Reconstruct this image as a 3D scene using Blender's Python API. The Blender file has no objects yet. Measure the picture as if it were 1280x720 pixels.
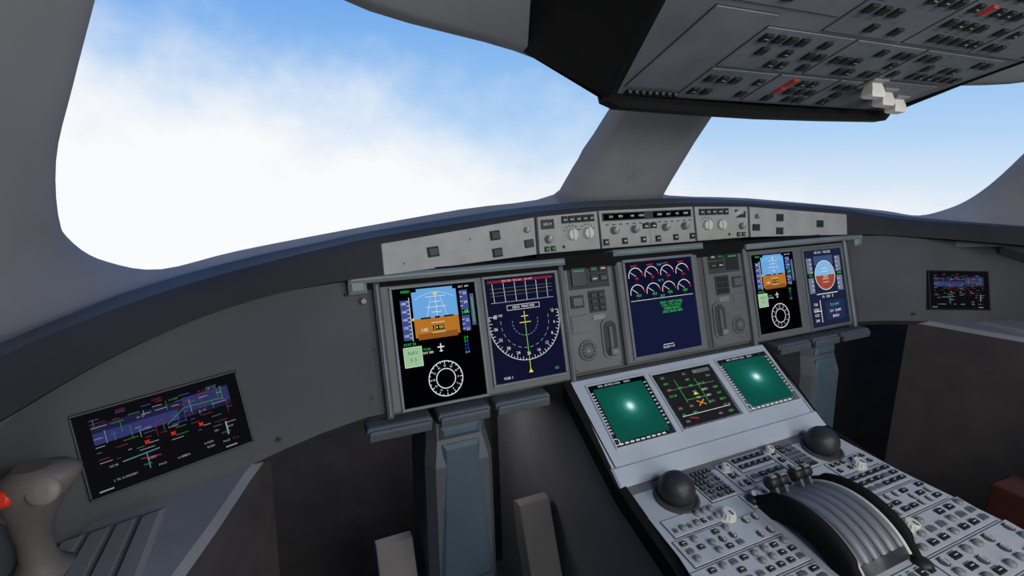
import bpy, math, random
from mathutils import Vector, Matrix
random.seed(7)
sc=bpy.context.scene
sc.view_settings.view_transform='Standard'
V=Vector
def lin(c):
    return tuple(((x/255)/12.92 if x/255<=.04045 else (((x/255)+.055)/1.055)**2.4) for x in c)
MATS={}
def pbr(name,c,rough=.6,metal=0.,var=.12,scale=18.,bump=.05,spec=.4):
    if name in MATS: return MATS[name]
    m=bpy.data.materials.new(name);m.use_nodes=True;nt=m.node_tree;b=nt.nodes['Principled BSDF']
    L=lin(c)
    tc=nt.nodes.new('ShaderNodeTexCoord');nz=nt.nodes.new('ShaderNodeTexNoise');nz.inputs['Scale'].default_value=scale;nz.inputs['Detail'].default_value=5
    nt.links.new(tc.outputs['Object'],nz.inputs['Vector'])
    cr=nt.nodes.new('ShaderNodeValToRGB');cr.color_ramp.elements[0].position=.3;cr.color_ramp.elements[1].position=.7
    cr.color_ramp.elements[0].color=tuple(x*(1-var) for x in L)+(1,);cr.color_ramp.elements[1].color=tuple(min(1,x*(1+var)) for x in L)+(1,)
    nt.links.new(nz.outputs['Fac'],cr.inputs['Fac']);nt.links.new(cr.outputs['Color'],b.inputs['Base Color'])
    b.inputs['Roughness'].default_value=rough;b.inputs['Metallic'].default_value=metal;b.inputs['Specular IOR Level'].default_value=spec
    if bump:
        n2=nt.nodes.new('ShaderNodeTexNoise');n2.inputs['Scale'].default_value=scale*25;bp=nt.nodes.new('ShaderNodeBump');bp.inputs['Strength'].default_value=bump;bp.inputs['Distance'].default_value=.001
        nt.links.new(tc.outputs['Object'],n2.inputs['Vector']);nt.links.new(n2.outputs['Fac'],bp.inputs['Height']);nt.links.new(bp.outputs['Normal'],b.inputs['Normal'])
    MATS[name]=m;return m
def emi(c,s=1.0):
    name='screen_%d_%d_%d'%tuple(c)
    if name in MATS: return MATS[name]
    m=bpy.data.materials.new(name);m.use_nodes=True;nt=m.node_tree;nt.nodes.clear()
    e=nt.nodes.new('ShaderNodeEmission');o=nt.nodes.new('ShaderNodeOutputMaterial');e.inputs[0].default_value=lin(c)+(1,);e.inputs[1].default_value=s
    nt.links.new(e.outputs[0],o.inputs[0])
    try: m.cycles.emission_sampling='NONE'
    except Exception: pass
    MATS[name]=m;return m
class Fr:
    def __init__(s,o,u,v,n=None):
        s.o=V(o);s.u=V(u).normalized();s.v=V(v).normalized()
        s.n=V(n).normalized() if n is not None else s.u.cross(s.v).normalized()
    def __call__(s,a,b,c=0): return s.o+s.u*a+s.v*b+s.n*c
WORLD=Fr((0,0,0),(1,0,0),(0,1,0),(0,0,1))
_tc={}
def textmesh(t):
    if t in _tc: return _tc[t]
    cu=bpy.data.curves.new('tmp','FONT');cu.body=t;cu.size=1;cu.resolution_u=2;cu.align_x='CENTER';cu.align_y='CENTER'
    o=bpy.data.objects.new('tmp',cu);bpy.context.collection.objects.link(o)
    dg=bpy.context.evaluated_depsgraph_get();me=o.evaluated_get(dg).to_mesh()
    r=([tuple(v.co) for v in me.vertices],[tuple(p.vertices) for p in me.polygons])
    o.evaluated_get(dg).to_mesh_clear();bpy.data.objects.remove(o);bpy.data.curves.remove(cu)
    _tc[t]=r;return r
class B:
    def __init__(s): s.v=[];s.f=[];s.m=[];s.mats=[];s.sm=[]
    def mi(s,m):
        if m not in s.mats: s.mats.append(m)
        return s.mats.index(m)
    def add(s,vs,fs,m,sm=False):
        k=len(s.v);s.v+=[tuple(x) for x in vs];i=s.mi(m)
        for f in fs: s.f.append([k+j for j in f]);s.m.append(i);s.sm.append(sm)
    def box(s,F,x0,x1,y0,y1,z0,z1,m,ch=0.,tap=0.):
        c=min(ch,abs(x1-x0)*.4,abs(y1-y0)*.4,abs(z1-z0)*.9)
        if c>0:
            r=[]
            for z,i in((z0,0),(z1-c,tap*.7),(z1,c+tap)):
                r+=[F(x0+i,y0+i,z),F(x1-i,y0+i,z),F(x1-i,y1-i,z),F(x0+i,y1-i,z)]
            fs=[(3,2,1,0),(8,9,10,11)]
            for k in(0,4):
                for j in range(4): fs.append((k+j,k+(j+1)%4,k+4+(j+1)%4,k+4+j))
            s.add(r,fs,m)
        else:
            r=[F(x0,y0,z0),F(x1,y0,z0),F(x1,y1,z0),F(x0,y1,z0),F(x0,y0,z1),F(x1,y0,z1),F(x1,y1,z1),F(x0,y1,z1)]
            s.add(r,[(3,2,1,0),(4,5,6,7),(0,1,5,4),(1,2,6,5),(2,3,7,6),(3,0,4,7)],m)
    def rings(s,rs,m,cap=True,sm=True,closed=True):
        n=len(rs[0]);vs=[p for r in rs for p in r];fs=[]
        for i in range(len(rs)-1):
            for j in range(n if closed else n-1):
                fs.append((i*n+j,i*n+(j+1)%n,(i+1)*n+(j+1)%n,(i+1)*n+j))
        s.add(vs,fs,m,sm)
        if cap and closed:
            s.add(rs[0],[tuple(range(n))[::-1]],m);s.add(rs[-1],[tuple(range(n))],m)
    def lathe(s,F,a,b,prof,m,n=20,sm=True,sx=1.):
        rs=[[F(a+r*sx*math.cos(2*math.pi*k/n),b+r*math.sin(2*math.pi*k/n),z) for k in range(n)] for r,z in prof]
        s.rings(rs,m,True,sm)
    def ball(s,c,r,m,sc3=(1,1,1),n=24):
        c=V(c);rs=[]
        for i in range(n//2+1):
            t=math.pi*i/(n//2);t=min(max(t,.02),math.pi-.02)
            rs.append([c+V((r*sc3[0]*math.sin(t)*math.cos(2*math.pi*k/n),r*sc3[1]*math.sin(t)*math.sin(2*math.pi*k/n),-r*sc3[2]*math.cos(t))) for k in range(n)])
        s.rings(rs,m)
    def poly(s,F,pts,z,m): s.add([F(a,b,z) for a,b in pts],[tuple(range(len(pts)))],m)
    def rect(s,F,x0,y0,x1,y1,z,m): s.poly(F,[(x0,y0),(x1,y0),(x1,y1),(x0,y1)],z,m)
    def line(s,F,x0,y0,x1,y1,w,z,m):
        dx,dy=x1-x0,y1-y0;l=math.hypot(dx,dy) or 1;a,b=-dy/l*w/2,dx/l*w/2
        s.poly(F,[(x0+a,y0+b),(x1+a,y1+b),(x1-a,y1-b),(x0-a,y0-b)],z,m)
    def arc(s,F,cx,cy,r,a0,a1,w,z,m,n=None):
        n=n or max(4,int(abs(a1-a0)/9));vs=[];fs=[]
        for i in range(n+1):
            t=math.radians(a0+(a1-a0)*i/n)
            for q in(r-w/2,r+w/2): vs.append(F(cx+q*math.cos(t),cy+q*math.sin(t),z))
        for i in range(n): fs.append((2*i,2*i+1,2*i+3,2*i+2))
        s.add(vs,fs,m)
    def disc(s,F,cx,cy,r,z,m,a0=0,a1=360,n=28):
        pts=[(cx+r*math.cos(math.radians(a0+(a1-a0)*i/n)),cy+r*math.sin(math.radians(a0+(a1-a0)*i/n))) for i in range(n+(a1-a0<360))]
        s.poly(F,pts,z,m)
    def text(s,F,t,cx,cy,h,z,m,flip=1):
        vs,fs=textmesh(t);s.add([F(cx+x*h*1.3,cy+flip*y*h*1.3,z) for x,y,_ in vs],fs,m)
    def knob(s,F,a,b,r,h,m,m2=None):
        n=24
        def rg(q,z,rib=0): return [F(a+q*(1-rib*(k%2))*math.cos(2*math.pi*k/n),b+q*(1-rib*(k%2))*math.sin(2*math.pi*k/n),z) for k in range(n)]
        s.rings([rg(r*1.35,0),rg(r*1.35,h*.18),rg(r*1.1,h*.25),rg(r,h*.3,.08),rg(r*.92,h*.92,.08),rg(r*.75,h)],m,True,False)
        if m2: s.box(F,a-r*.12,a+r*.12,b,b+r*.8,h,h+.0006,m2)
    def out(s,name,parent=None,bevel=0,sub=0):
        me=bpy.data.meshes.new(name);me.from_pydata(s.v,[],s.f);me.update()
        for m in s.mats: me.materials.append(m)
        for i,p in enumerate(me.polygons): p.material_index=s.m[i];p.use_smooth=s.sm[i]
        o=bpy.data.objects.new(name,me);bpy.context.collection.objects.link(o)
        if parent: o.parent=parent
        if bevel:
            md=o.modifiers.new('bev','BEVEL');md.width=bevel;md.segments=3;md.limit_method='ANGLE'
        return o
MX=lambda p:(-p[0],p[1],p[2])
# ---------------- materials
shell=pbr('cabin_shell_grey',(122,123,127),.8,var=.14,scale=5,bump=.15,spec=.2)
shelld=pbr('cabin_shell_dark',(96,96,98),.75,var=.10,scale=7)
black=pbr('matte_black',(17,17,18),.8,spec=.15)
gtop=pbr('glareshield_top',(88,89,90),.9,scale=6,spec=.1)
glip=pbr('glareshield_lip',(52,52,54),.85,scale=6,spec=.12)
pan=pbr('panel_dark_grey',(76,77,80),.7,var=.16,scale=6,spec=.25)
panm=pbr('panel_mid_grey',(92,95,96),.55,scale=14)
trimc=pbr('panel_trim_light',(114,124,124),.5,scale=10)
bez=pbr('bezel_grey',(98,103,107),.45,metal=.1,scale=20)
fcu=pbr('fcu_plate',(150,150,146),.55,scale=30,var=.10)
ped=pbr('pedestal_plate',(166,173,182),.5,scale=10,var=.06)
pedl=pbr('pedestal_keyplate',(164,170,176),.5,scale=25,var=.08)
groove=pbr('groove_dark',(56,58,60),.8)
key=pbr('key_black',(26,27,29),.45,bump=0)
keyg=pbr('key_grey',(84,88,92),.5,bump=0)
knobw=pbr('knob_ivory',(196,195,188),.45,bump=0)
knobg=pbr('knob_grey',(120,120,118),.4,bump=0)
white=pbr('legend_white',(215,215,210),.6,bump=0)
green=emi((50,160,80),.8)
red=pbr('guard_red',(150,42,32),.5,bump=0)
redb=pbr('button_red',(205,50,30),.4,bump=0)
blu=pbr('support_blue_grey',(66,84,96),.5,scale=12)
shelf=pbr('table_edge_grey',(72,79,87),.55,scale=12)
cons=pbr('console_grey',(120,121,124),.65,scale=9)
pedal=pbr('pedal_grey',(112,109,108),.7,scale=9)
stick=pbr('sidestick_grey',(98,92,89),.55,scale=22)
stickl=pbr('sidestick_hat',(114,110,107),.5,scale=22)
floorm=pbr('floor_carpet',(60,57,57),.95,scale=40,bump=.5)
under=pbr('footwell_dark',(66,63,63),.9,spec=.05)
brown=pbr('leather_brown',(66,34,26),.55,scale=30,bump=.3)
ovh=pbr('overhead_plate',(98,103,110),.55,scale=14,var=.16)
ovg=pbr('overhead_groove',(40,42,46),.7)
E=lambda *c:emi(c)
W_=E(225,228,230);K_=E(2,2,4)
# ---------------- shell : windshield frames
H=[(-.141,.189,1.119),(-.40,.115,1.10),(-.65,.043,1.078),(-.80,-.003,1.062),(-.893,-.038,1.048),(-.940,-.084,1.070),(-.960,-.12,1.100),(-.962,-.16,1.145),(-.937,-.218,1.216),(-.899,-.27,1.28),(-.860,-.32,1.343),(-.835,-.352,1.385),(-.77,-.350,1.392),(-.636,-.275,1.368),(-.43,-.185,1.362),(-.25,-.085,1.345),(-.113,-.004,1.32),(-.127,.09,1.22)]
O=[(0,.165,1.095),(-.40,.085,1.02),(-.65,.02,1.01),(-.80,-.04,1.0),(-.90,-.09,.99),(-.965,-.19,1.0),(-1.02,-.27,1.02),(-1.05,-.33,1.12),(-1.05,-.40,1.22),(-1.02,-.46,1.31),(-.97,-.50,1.40),(-.90,-.52,1.46),(-.78,-.50,1.49),(-.62,-.42,1.48),(-.42,-.32,1.47),(-.22,-.2,1.43),(0,-.05,1.34),(0,.065,1.215)]
nrm=V((-.26,.67,.69)).normalized()
def lerp(a,b,t): return V(a)*(1-t)+V(b)*t
BK=[V((-1.10,-.62,1.0)),V((-1.11,-.62,1.06)),V((-1.12,-.62,1.13)),V((-1.11,-.62,1.22)),V((-1.08,-.62,1.31)),V((-1.03,-.62,1.40)),V((-.95,-.62,1.50))]
def winframe(name,mir):
    b=B();f=MX if mir else (lambda p:tuple(p))
    N=len(H)
    hc=sum((V(h) for h in H),V())/N
    r0=[V(h)+nrm*.03+(V(h)-hc).normalized()*.004 for h in H]
    r1=[V(h) for h in H]
    r2=[lerp(h,o,.10)-nrm*.008 for h,o in zip(H,O)]
    r3=[lerp(h,o,.45)-nrm*.010 for h,o in zip(H,O)]
    r4=[V(o) for o in O]
    def dens(r):
        out=[]
        for i in range(N):
            p0,p1,p2,p3=[r[(i+k-1)%N] for k in range(4)]
            for t in(0,.25,.5,.75):
                out.append(.5*((2*p1)+(-p0+p2)*t+(2*p0-5*p1+4*p2-p3)*t*t+(-p0+3*p1-3*p2+p3)*t**3))
        return out
    rs=[[f(p) for p in dens(r)] for r in(r0,r1,r2,r3,r4)]
    b.rings(rs,shell,False,True)
    A=[V(p) for p in O[5:12]]
    b.rings([[f(p) for p in A],[f(lerp(p,q,.5)) for p,q in zip(A,BK)],[f(p) for p in BK]],shell,False,True,False)  # forward side wall lining, joined to the windshield frame mesh
    return b.out(name)
winframe('window_1',False);winframe('window_2',True)
def sidewin(name,mir):
    b=B();f=MX if mir else (lambda p:tuple(p));yb=-2.1
    C2=[V((p.x,-1.25,p.z)) for p in BK]
    for lo,hi in((0,2),(4,6)):
        b.rings([[f(p) for p in BK[lo:hi+1]],[f(p) for p in C2[lo:hi+1]]],shell,False,True,False)
    D=[V((p.x,yb,p.z)) for p in BK]
    b.rings([[f(p) for p in C2],[f(p) for p in D]],shell,False,True,False)
    b.add([f(p) for p in[(-1.15,-.62,.86),(-1.10,-.62,1.0),(-1.10,yb,1.0),(-1.15,yb,.86)]],[(0,1,2,3)],shelld)
    b.add([f(p) for p in[(-1.15,-.62,.86),(-1.10,-.62,1.0),(-.965,-.19,1.0),(-1.15,-.10,.86)]],[(0,1,2,3)],shelld)
    return b.out(name)
sidewin('upper_window_wall_left',False);sidewin('upper_window_wall_right',True)  # upper side walls, each with an open side window
for nm,s in(('wall_left',-1),('wall_right',1)):
    b=B();b.add([(s*1.15,.5,0),(s*1.15,.5,.86),(s*1.15,-2.1,.86),(s*1.15,-2.1,0)],[(0,1,2,3)],under);b.out(nm)
b=B()
top=[V(p) for p in O[11:17]];top=top+[V(MX(p)) for p in top[-2::-1]]
back=[V((p.x*1.02,-.75,1.56-.1*abs(p.x))) for p in top];bk2=[V((p.x*1.03,-2.1,1.62-.1*abs(p.x))) for p in top]
b.rings([top,back,bk2],shell,False,True,False);b.out('ceiling')
b=B();b.rect(WORLD,-1.16,-2.12,1.16,.6,0,floorm);b.out('floor')
b=B();b.box(WORLD,-1.16,1.16,-2.16,-2.1,0,1.64,shell);b.out('wall_back')
b=B();b.box(WORLD,-1.16,1.16,.38,.40,0,.93,under);b.out('wall_front')
b=B()
def pst(y,z,w,d):
    c=V((0,y,z));n=V((0,-.69,-.72))
    return [c+V((-w,.02,.02)),c+V((-w*.95,0,0))+n*d*.6,c+V((-w*.6,0,0))+n*d,c+V((w*.6,0,0))+n*d,c+V((w*.95,0,0))+n*d*.6,c+V((w,.02,.02))]
b.rings([pst(.20,1.10,.144,.026),pst(.13,1.18,.134,.022),pst(.05,1.265,.122,.020),pst(-.03,1.345,.113,.018)],shell,False,True,False)
b.out('windshield_pillar')
# ---------------- glareshield
GS=[
[(0,.03,1.035),(0,.05,1.113),(0,.06,1.121),(0,.10,1.130),(0,.21,1.115)],
[(.13,.03,1.035),(.13,.05,1.113),(.13,.06,1.121),(.13,.10,1.130),(.13,.21,1.112)],
[(.288,.018,1.037),(.283,.032,1.109),(.285,.044,1.117),(.303,.095,1.121),(.31,.155,1.10)],
[(.45,.0,1.034),(.45,.01,1.095),(.45,.022,1.105),(.46,.06,1.110),(.46,.115,1.09)],
[(.60,-.02,1.03),(.60,-.01,1.081),(.60,.002,1.092),(.605,.03,1.098),(.62,.07,1.077)],
[(.68,-.024,1.026),(.68,-.020,1.062),(.68,-.004,1.080),(.69,.012,1.087),(.70,.045,1.07)],
[(.75,-.040,1.022),(.75,-.038,1.050),(.755,-.022,1.069),(.765,0,1.077),(.79,.015,1.062)],
[(.81,-.075,1.018),(.812,-.073,1.044),(.822,-.055,1.061),(.84,-.03,1.067),(.885,-.025,1.05)],
[(.868,-.14,1.016),(.871,-.138,1.041),(.884,-.125,1.057),(.91,-.10,1.06),(.955,-.085,1.045)],
[(.92,-.235,1.014),(.923,-.233,1.040),(.936,-.228,1.056),(.962,-.215,1.057),(1.0,-.21,1.04)],
[(.955,-.34,1.014),(.958,-.338,1.040),(.971,-.336,1.056),(.995,-.33,1.055),(1.05,-.33,1.04)],
[(.985,-.48,1.014),(.988,-.48,1.040),(1.0,-.478,1.055),(1.02,-.475,1.053),(1.09,-.47,1.04)],
[(1.0,-.8,1.014),(1.003,-.8,1.040),(1.015,-.8,1.055),(1.035,-.8,1.053),(1.10,-.8,1.04)]]
full=[[MX(p) for p in s] for s in GS[:0:-1]]+GS
def cr(p0,p1,p2,p3,t): return .5*((2*p1)+(-p0+p2)*t+(2*p0-5*p1+4*p2-p3)*t*t+(-p0+3*p1-3*p2+p3)*t**3)
st=[]
n=len(full)
for i in range(n-1):
    for t in(0,.25,.5,.75):
        st.append([cr(V(full[max(i-1,0)][k]),V(full[i][k]),V(full[i+1][k]),V(full[min(i+2,n-1)][k]),t) for k in range(5)])
st.append([V(p) for p in full[-1]])
b=B()
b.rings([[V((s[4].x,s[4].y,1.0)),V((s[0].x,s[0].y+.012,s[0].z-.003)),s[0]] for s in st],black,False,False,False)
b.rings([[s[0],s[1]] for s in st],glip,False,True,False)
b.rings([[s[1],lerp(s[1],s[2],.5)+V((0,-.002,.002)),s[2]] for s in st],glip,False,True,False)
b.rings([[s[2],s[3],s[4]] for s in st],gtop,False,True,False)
b.out('glareshield')
def facet(xa,xb):
    def at(x,k):
        s=-1 if x<0 else 1;ax=abs(x)
        for i in range(len(GS)-1):
            a,c=V(GS[i][k]),V(GS[i+1][k])
            if a.x<=ax<=c.x+1e-6:
                p=lerp(a,c,(ax-a.x)/(c.x-a.x));return V((s*p.x,p.y,p.z))
    P=[at(xa,0),at(xb,0),at(xb,1),at(xa,1)]
    c=sum(P,V())/4;u=(P[1]-P[0]+P[2]-P[3]).normalized();vv=((P[3]-P[0])+(P[2]-P[1]))
    vv=(vv-u*vv.dot(u)).normalized();F=Fr(c,u,vv,u.cross(vv))
    h=((P[3]-P[0]).length+(P[2]-P[1]).length)/2;w=((P[1]-P[0]).length+(P[2]-P[3]).length)/2
    return F,P,w,h
def plate(b,F,P,m,th=.005,ins=.0015):
    c=sum(P,V())/4
    lo=[p+F.n*-.004 for p in P];hi=[p+(c-p).normalized()*ins+F.n*th for p in P]
    b.add(lo+hi,[(4,5,6,7),(0,1,5,4),(1,2,6,5),(2,3,7,6),(3,0,4,7)],m)
b=B();T=.005
F,P,w,h=facet(-.129,.129)
P=[V((x,p.y,p.z)) for x,p in zip((-.129,.129,.129,-.129),P)]
plate(b,F,P,fcu);h2=h/2
b.box(F,-.122,.122,h2*.42,h2*.86,T-.001,T+.001,groove)
b.rect(F,-.118,h2*.48,-.012,h2*.8,T+.0013,K_);b.rect(F,.012,h2*.48,.118,h2*.8,T+.0013,K_)
for x,t in((-.1,'210'),(-.075,'SPD'),(-.045,'140'),(-.02,'HDG'),(.03,'3000'),(.055,'ALT'),(.08,'V/S'),(.105,'0000')): b.text(F,t,x,h2*.64,.0052,T+.0016,E(200,205,190))
for x in(-.095,-.042,.042,.097): b.knob(F,x,-.004,.0085,.018,knobg,white)
for x in(-.0105,.0105): b.box(F,x-.008,x+.008,-.004,.008,T,T+.004,key,.001);b.rect(F,x-.004,.0,x+.004,.002,T+.0043,white)
for x in(-.118,-.07,-.02,.02,.07,.118): b.box(F,x-.0065,x+.0065,-h2*.85,-h2*.52,T,T+.004,key,.001);b.rect(F,x-.003,-h2*.7,x+.003,-h2*.65,T+.0043,white)
for x in(-.129,.129,0): b.line(F,x,-h2*.95,x,h2*.35,.0008,T+.0004,groove)
for i in range(14): b.rect(F,-.115+i*.0175,h2*.2,-.107+i*.0175,h2*.26,T+.0004,groove)
for sgn in(-1,1):
    a,c=(.133*sgn,.284*sgn)
    F,P,w,h=facet(min(a,c),max(a,c));plate(b,F,P,fcu);h2=h/2;s=sgn
    ox=s*.052
    b.box(F,ox-.016,ox+.016,h2*.28,h2*.78,T-.001,T+.001,key);b.text(F,'QFE 29',ox,h2*.53,.005,T+.0013,white)
    b.knob(F,ox+s*.002,-h2*.25,.008,.016,knobg,white)
    b.box(F,ox-.012,ox-.002,-h2*.88,-h2*.62,T,T+.003,key,.001);b.rect(F,ox-.010,-h2*.8,ox-.004,-h2*.7,T+.0033,green)
    b.box(F,ox+.003,ox+.013,-h2*.88,-h2*.62,T,T+.003,key,.001);b.rect(F,ox+.005,-h2*.8,ox+.011,-h2*.7,T+.0033,green)
    for i in range(5):
        x=-s*.052+ (i-2)*.017+s*.028
        b.box(F,x-.0068,x+.0068,h2*.5,h2*.88,T,T+.004,key,.001);b.rect(F,x-.004,h2*.66,x+.004,h2*.7,T+.0043,white)
    for x in(-s*.045,-s*.005):
        b.knob(F,x,-h2*.12,.0125,.014,knobw);b.box(F,x-.003,x+.003,-h2*.12-.011,-h2*.12+.011,.012,.017,knobw,.001)
        for q in range(6):
            t=math.radians(30+q*24);b.rect(F,x+.02*math.cos(t)-.002,-h2*.12+.019*math.sin(t)-.001,x+.02*math.cos(t)+.002,-h2*.12+.019*math.sin(t)+.001,T+.0004,groove)
    for x in(-s*.066,s*.018): b.disc(F,x,-h2*.72,.0035,T+.0005,key)
    a,c=(.289*sgn,.595*sgn)
    F,P,w,h=facet(min(a,c),max(a,c));plate(b,F,P,fcu,th=.004);h2=h/2
    cx=s*.442
    for x,sizes in((.505,((0.,.008),)),(.378,((.2,.008),(-.32,.0075)))):
        for q,r in sizes: b.box(F,s*x-cx-.011,s*x-cx+.011,q*h-r-.001,q*h+r+.001,.004,.006,groove,.001);b.box(F,s*x-cx-.009,s*x-cx+.009,q*h-r+.001,q*h+r-.001,.005,.008,key,.001)
    b.knob(F,s*.308-cx,h*.22,.006,.012,knobg,white);b.box(F,s*.306-cx-.010,s*.306-cx+.010,-h*.33,-h*.08,.004,.008,key,.001)
    b.disc(F,s*.43-cx,h*.2,.0015,.0045,groove);b.disc(F,s*.56-cx,-h*.2,.0015,.0045,groove)
b.out('flight_control_unit')
# ---------------- main panel
dn=V((0,-.2898,-.957));pnrm=V((0,-.957,.2898))
PF=Fr((0,0,1.0),(1,0,0),dn,pnrm)
b=B()
b.box(PF,-.645,.655,-.03,.21,-.03,0,pan)
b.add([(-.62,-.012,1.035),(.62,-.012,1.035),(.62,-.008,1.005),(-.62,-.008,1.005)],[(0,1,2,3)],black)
b.add([(-.28,.036,1.044),(.28,.036,1.044),(.28,.030,1.0),(-.28,.030,1.0)],[(0,1,2,3)],black)  # black sheet added to close the gap where sky leaked in
b.box(WORLD,-.8,.8,.060,.065,.75,1.036,black)  # black backing added behind the panel to block sky through the gap
T_=[(-.64,.010),(-.68,.004),(-.72,-.008),(-.79,-.038),(-.83,-.062),(-.99,-.125),(-1.04,-.25),(-1.07,-.6)]
N_=[(-.64,-.018),(-.68,-.028),(-.72,-.042),(-.775,-.072),(-.82,-.100),(-.99,-.155),(-1.045,-.27),(-1.075,-.6)]
M_=[(-.64,-.062),(-.68,-.074),(-.72,-.088),(-.775,-.115),(-.812,-.136),(-.978,-.194),(-1.04,-.30),(-1.07,-.6)]
for f in((lambda p:tuple(p)),MX):
    b.rings([[f((x,y,1.04)) for x,y in T_],[f((x,y,.942)) for x,y in N_],[f((x,y,.80)) for x,y in M_]],pan,False,True,False)
    mm=[f((x,y,.80)) for x,y in M_]
    b.rings([mm[:5],[f((x,y+.015,.785)) for x,y in M_[:5]],[f((x*.98,y+.25,.74)) for x,y in M_[:5]]],under,False,False,False)
    for x,y,z in((-.775,-.119,.82),(-.655,-.008,1.0)):
        p=f((x,y,z));b.lathe(Fr(p,(1,0,0),(0,-.3,-.95),(0,-.95,.3)),0,0,[(.003,-.004),(.003,.002),(.002,.003)],groove,12)
b.add([(-.64,-.062,.798),(.64,-.062,.798),(.64,.3,.74),(-.64,.3,.74)],[(3,2,1,0)],under)
b.box(PF,-.603,-.247,-.014,.214,0,.010,panm,.004)
b.box(PF,.247,.607,-.012,.212,0,.010,panm,.004)
b.box(PF,-.118,.103,-.022,.206,0,.012,panm,.004)
for x0,x1,s0,e in((-.652,-.243,-.026,-1),(.243,.664,-.022,1),(-.128,.112,-.034,0)):
    b.box(PF,x0,x1,s0,s0+.013,-.01,.028,trimc,.005)
    if e<0: b.box(PF,x0,x0+.03,s0,s0+.03,-.01,.024,trimc,.006)
    if e>0: b.box(PF,x1-.025,x1,s0,s0+.03,-.01,.024,trimc,.006)
for x in(-.607,-.25,.243,.603): b.box(PF,x-.004,x+.006,-.012,.218,0,.018,bez,.004)
for s in(-1,1):
    X=lambda a:(s*a)
    def bx(x0,x1,y0,y1,z0,z1,m,c=.001): b.box(PF,min(X(x0),X(x1)),max(X(x0),X(x1)),y0,y1,z0,z1,m,c)
    bx(.125,.242,-.02,.205,0,.006,panm,.003)
    T=.006
    bx(.135,.232,-.014,.038,T,T+.001,groove)
    for i in range(2):
        for j in range(2):
            bx(.140+.022*i,.158+.022*i,-.008+.02*j,.006+.02*j,T,T+.004,key)
            b.rect(PF,min(X(.144+.022*i),X(.154+.022*i)),-.001+.02*j,max(X(.144+.022*i),X(.154+.022*i)),.001+.02*j,T+.0045,green if (i+j)%2 else white)
    bx(.19,.225,-.008,.032,T,T+.004,key);b.rect(PF,min(X(.195),X(.22)),0.,max(X(.195),X(.22)),.003,T+.0045,green)
    bx(.150,.190,.044,.088,T,T+.003,groove)
    for j in range(3):
        for i in range(2): bx(.154+.018*i,.168+.018*i,.048+.013*j,.058+.013*j,T,T+.006,key)
    bx(.155,.185,.092,.104,T,T+.002,knobg)
    bx(.202,.232,.05,.075,T,T+.003,groove);bx(.206,.228,.054,.071,T,T+.005,keyg)
    pts=[]
    for k in range(24):
        t=2*math.pi*k/24;pts.append((X(.15)+.020*math.cos(t),.145+(.026 if math.sin(t)>0 else -.026)+.016*math.sin(t)))
    b.add([PF(p,q,.0065) for p,q in pts]+[PF(p,q,.009) for p,q in pts],[tuple(range(24,48))]+[(k,(k+1)%24,24+(k+1)%24,24+k) for k in range(24)],panm)
    b.add([PF(X(.15)+(p-X(.15))*.8,.145+(q-.145)*.87,.0093) for p,q in pts],[tuple(range(24))],groove)
    bx(.146,.154,.12,.17,.009,.013,keyg);b.box(PF,X(.15)-.008,X(.15)+.008,.165,.178,.009,.022,knobg,.003)
    b.lathe(PF,X(.206),.162,[(.021,0),(.021,.009),(.018,.011),(.016,.009)],panm,28)
    b.disc(PF,X(.206),.162,.0165,.0095,groove)
    for k in range(6):
        t=math.pi*k/6;b.line(PF,X(.206)-.016*math.cos(t),.162-.016*math.sin(t),X(.206)+.016*math.cos(t),.162+.016*math.sin(t),.0022,.0105,panm)
    b.arc(PF,X(.206),.162,.009,0,360,.002,.0107,panm,24);b.disc(PF,X(.206),.162,.004,.011,knobg)
    bx(.198,.236,.09,.125,T,T+.002,panm)
    for p,q in((.13,-.015),(.237,-.015),(.13,.198),(.237,.198)): b.disc(PF,X(p),q,.0018,.0068,groove)
for x,s in((-.632,.18),(-.62,.1)): b.disc(PF,x,s,.003,.001,groove)
b.lathe(PF,-.628,.016,[(.006,0),(.006,.006),(.004,.008)],knobg,16)
b.out('main_instrument_panel')
# ---------------- displays
class Scr:
    def __init__(s,name,F,x0,x1,s0,s1,lift,bg,frame=.004,fm=None):
        s.b=B();s.W=x1-x0;s.H=s1-s0;s.name=name
        s.F=Fr(F(x0,s0,lift),F.u,F.v,F.n)
        m=fm or bez;W,Hh,g=s.W,s.H,frame
        for q in((-g,W+g,-g,0),(-g,W+g,Hh,Hh+g),(-g,0,0,Hh),(W,W+g,0,Hh)): s.b.box(s.F,q[0],q[1],q[2],q[3],-.004,.003,m,.0008)
        s.b.rect(s.F,0,0,W,Hh,0.,bg)
    def z(s,l): return .0002*l
    def rect(s,x0,y0,x1,y1,m,l=1): s.b.rect(s.F,x0*s.W,y0*s.H,x1*s.W,y1*s.H,s.z(l),m)
    def line(s,x0,y0,x1,y1,m,w=.006,l=2): s.b.line(s.F,x0*s.W,y0*s.H,x1*s.W,y1*s.H,w*s.W,s.z(l),m)
    def arc(s,cx,cy,r,a0,a1,m,w=.008,l=2): s.b.arc(s.F,cx*s.W,cy*s.H,r*s.W,a0,a1,w*s.W,s.z(l),m)
    def disc(s,cx,cy,r,m,a0=0,a1=360,l=1): s.b.disc(s.F,cx*s.W,cy*s.H,r*s.W,s.z(l),m,a0,a1)
    def poly(s,pts,m,l=2): s.b.poly(s.F,[(x*s.W,y*s.H) for x,y in pts],s.z(l),m)
    def text(s,t,cx,cy,h,m,l=3): s.b.text(s.F,t,cx*s.W,cy*s.H,h*s.W,s.z(l),m,-1)
    def box_(s,x0,y0,x1,y1,m,w=.006,l=2):
        for q in((x0,y0,x1,y0),(x1,y0,x1,y1),(x1,y1,x0,y1),(x0,y1,x0,y0)): s.line(*q,m,w,l)
    def done(s): return s.b.out(s.name)
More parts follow.
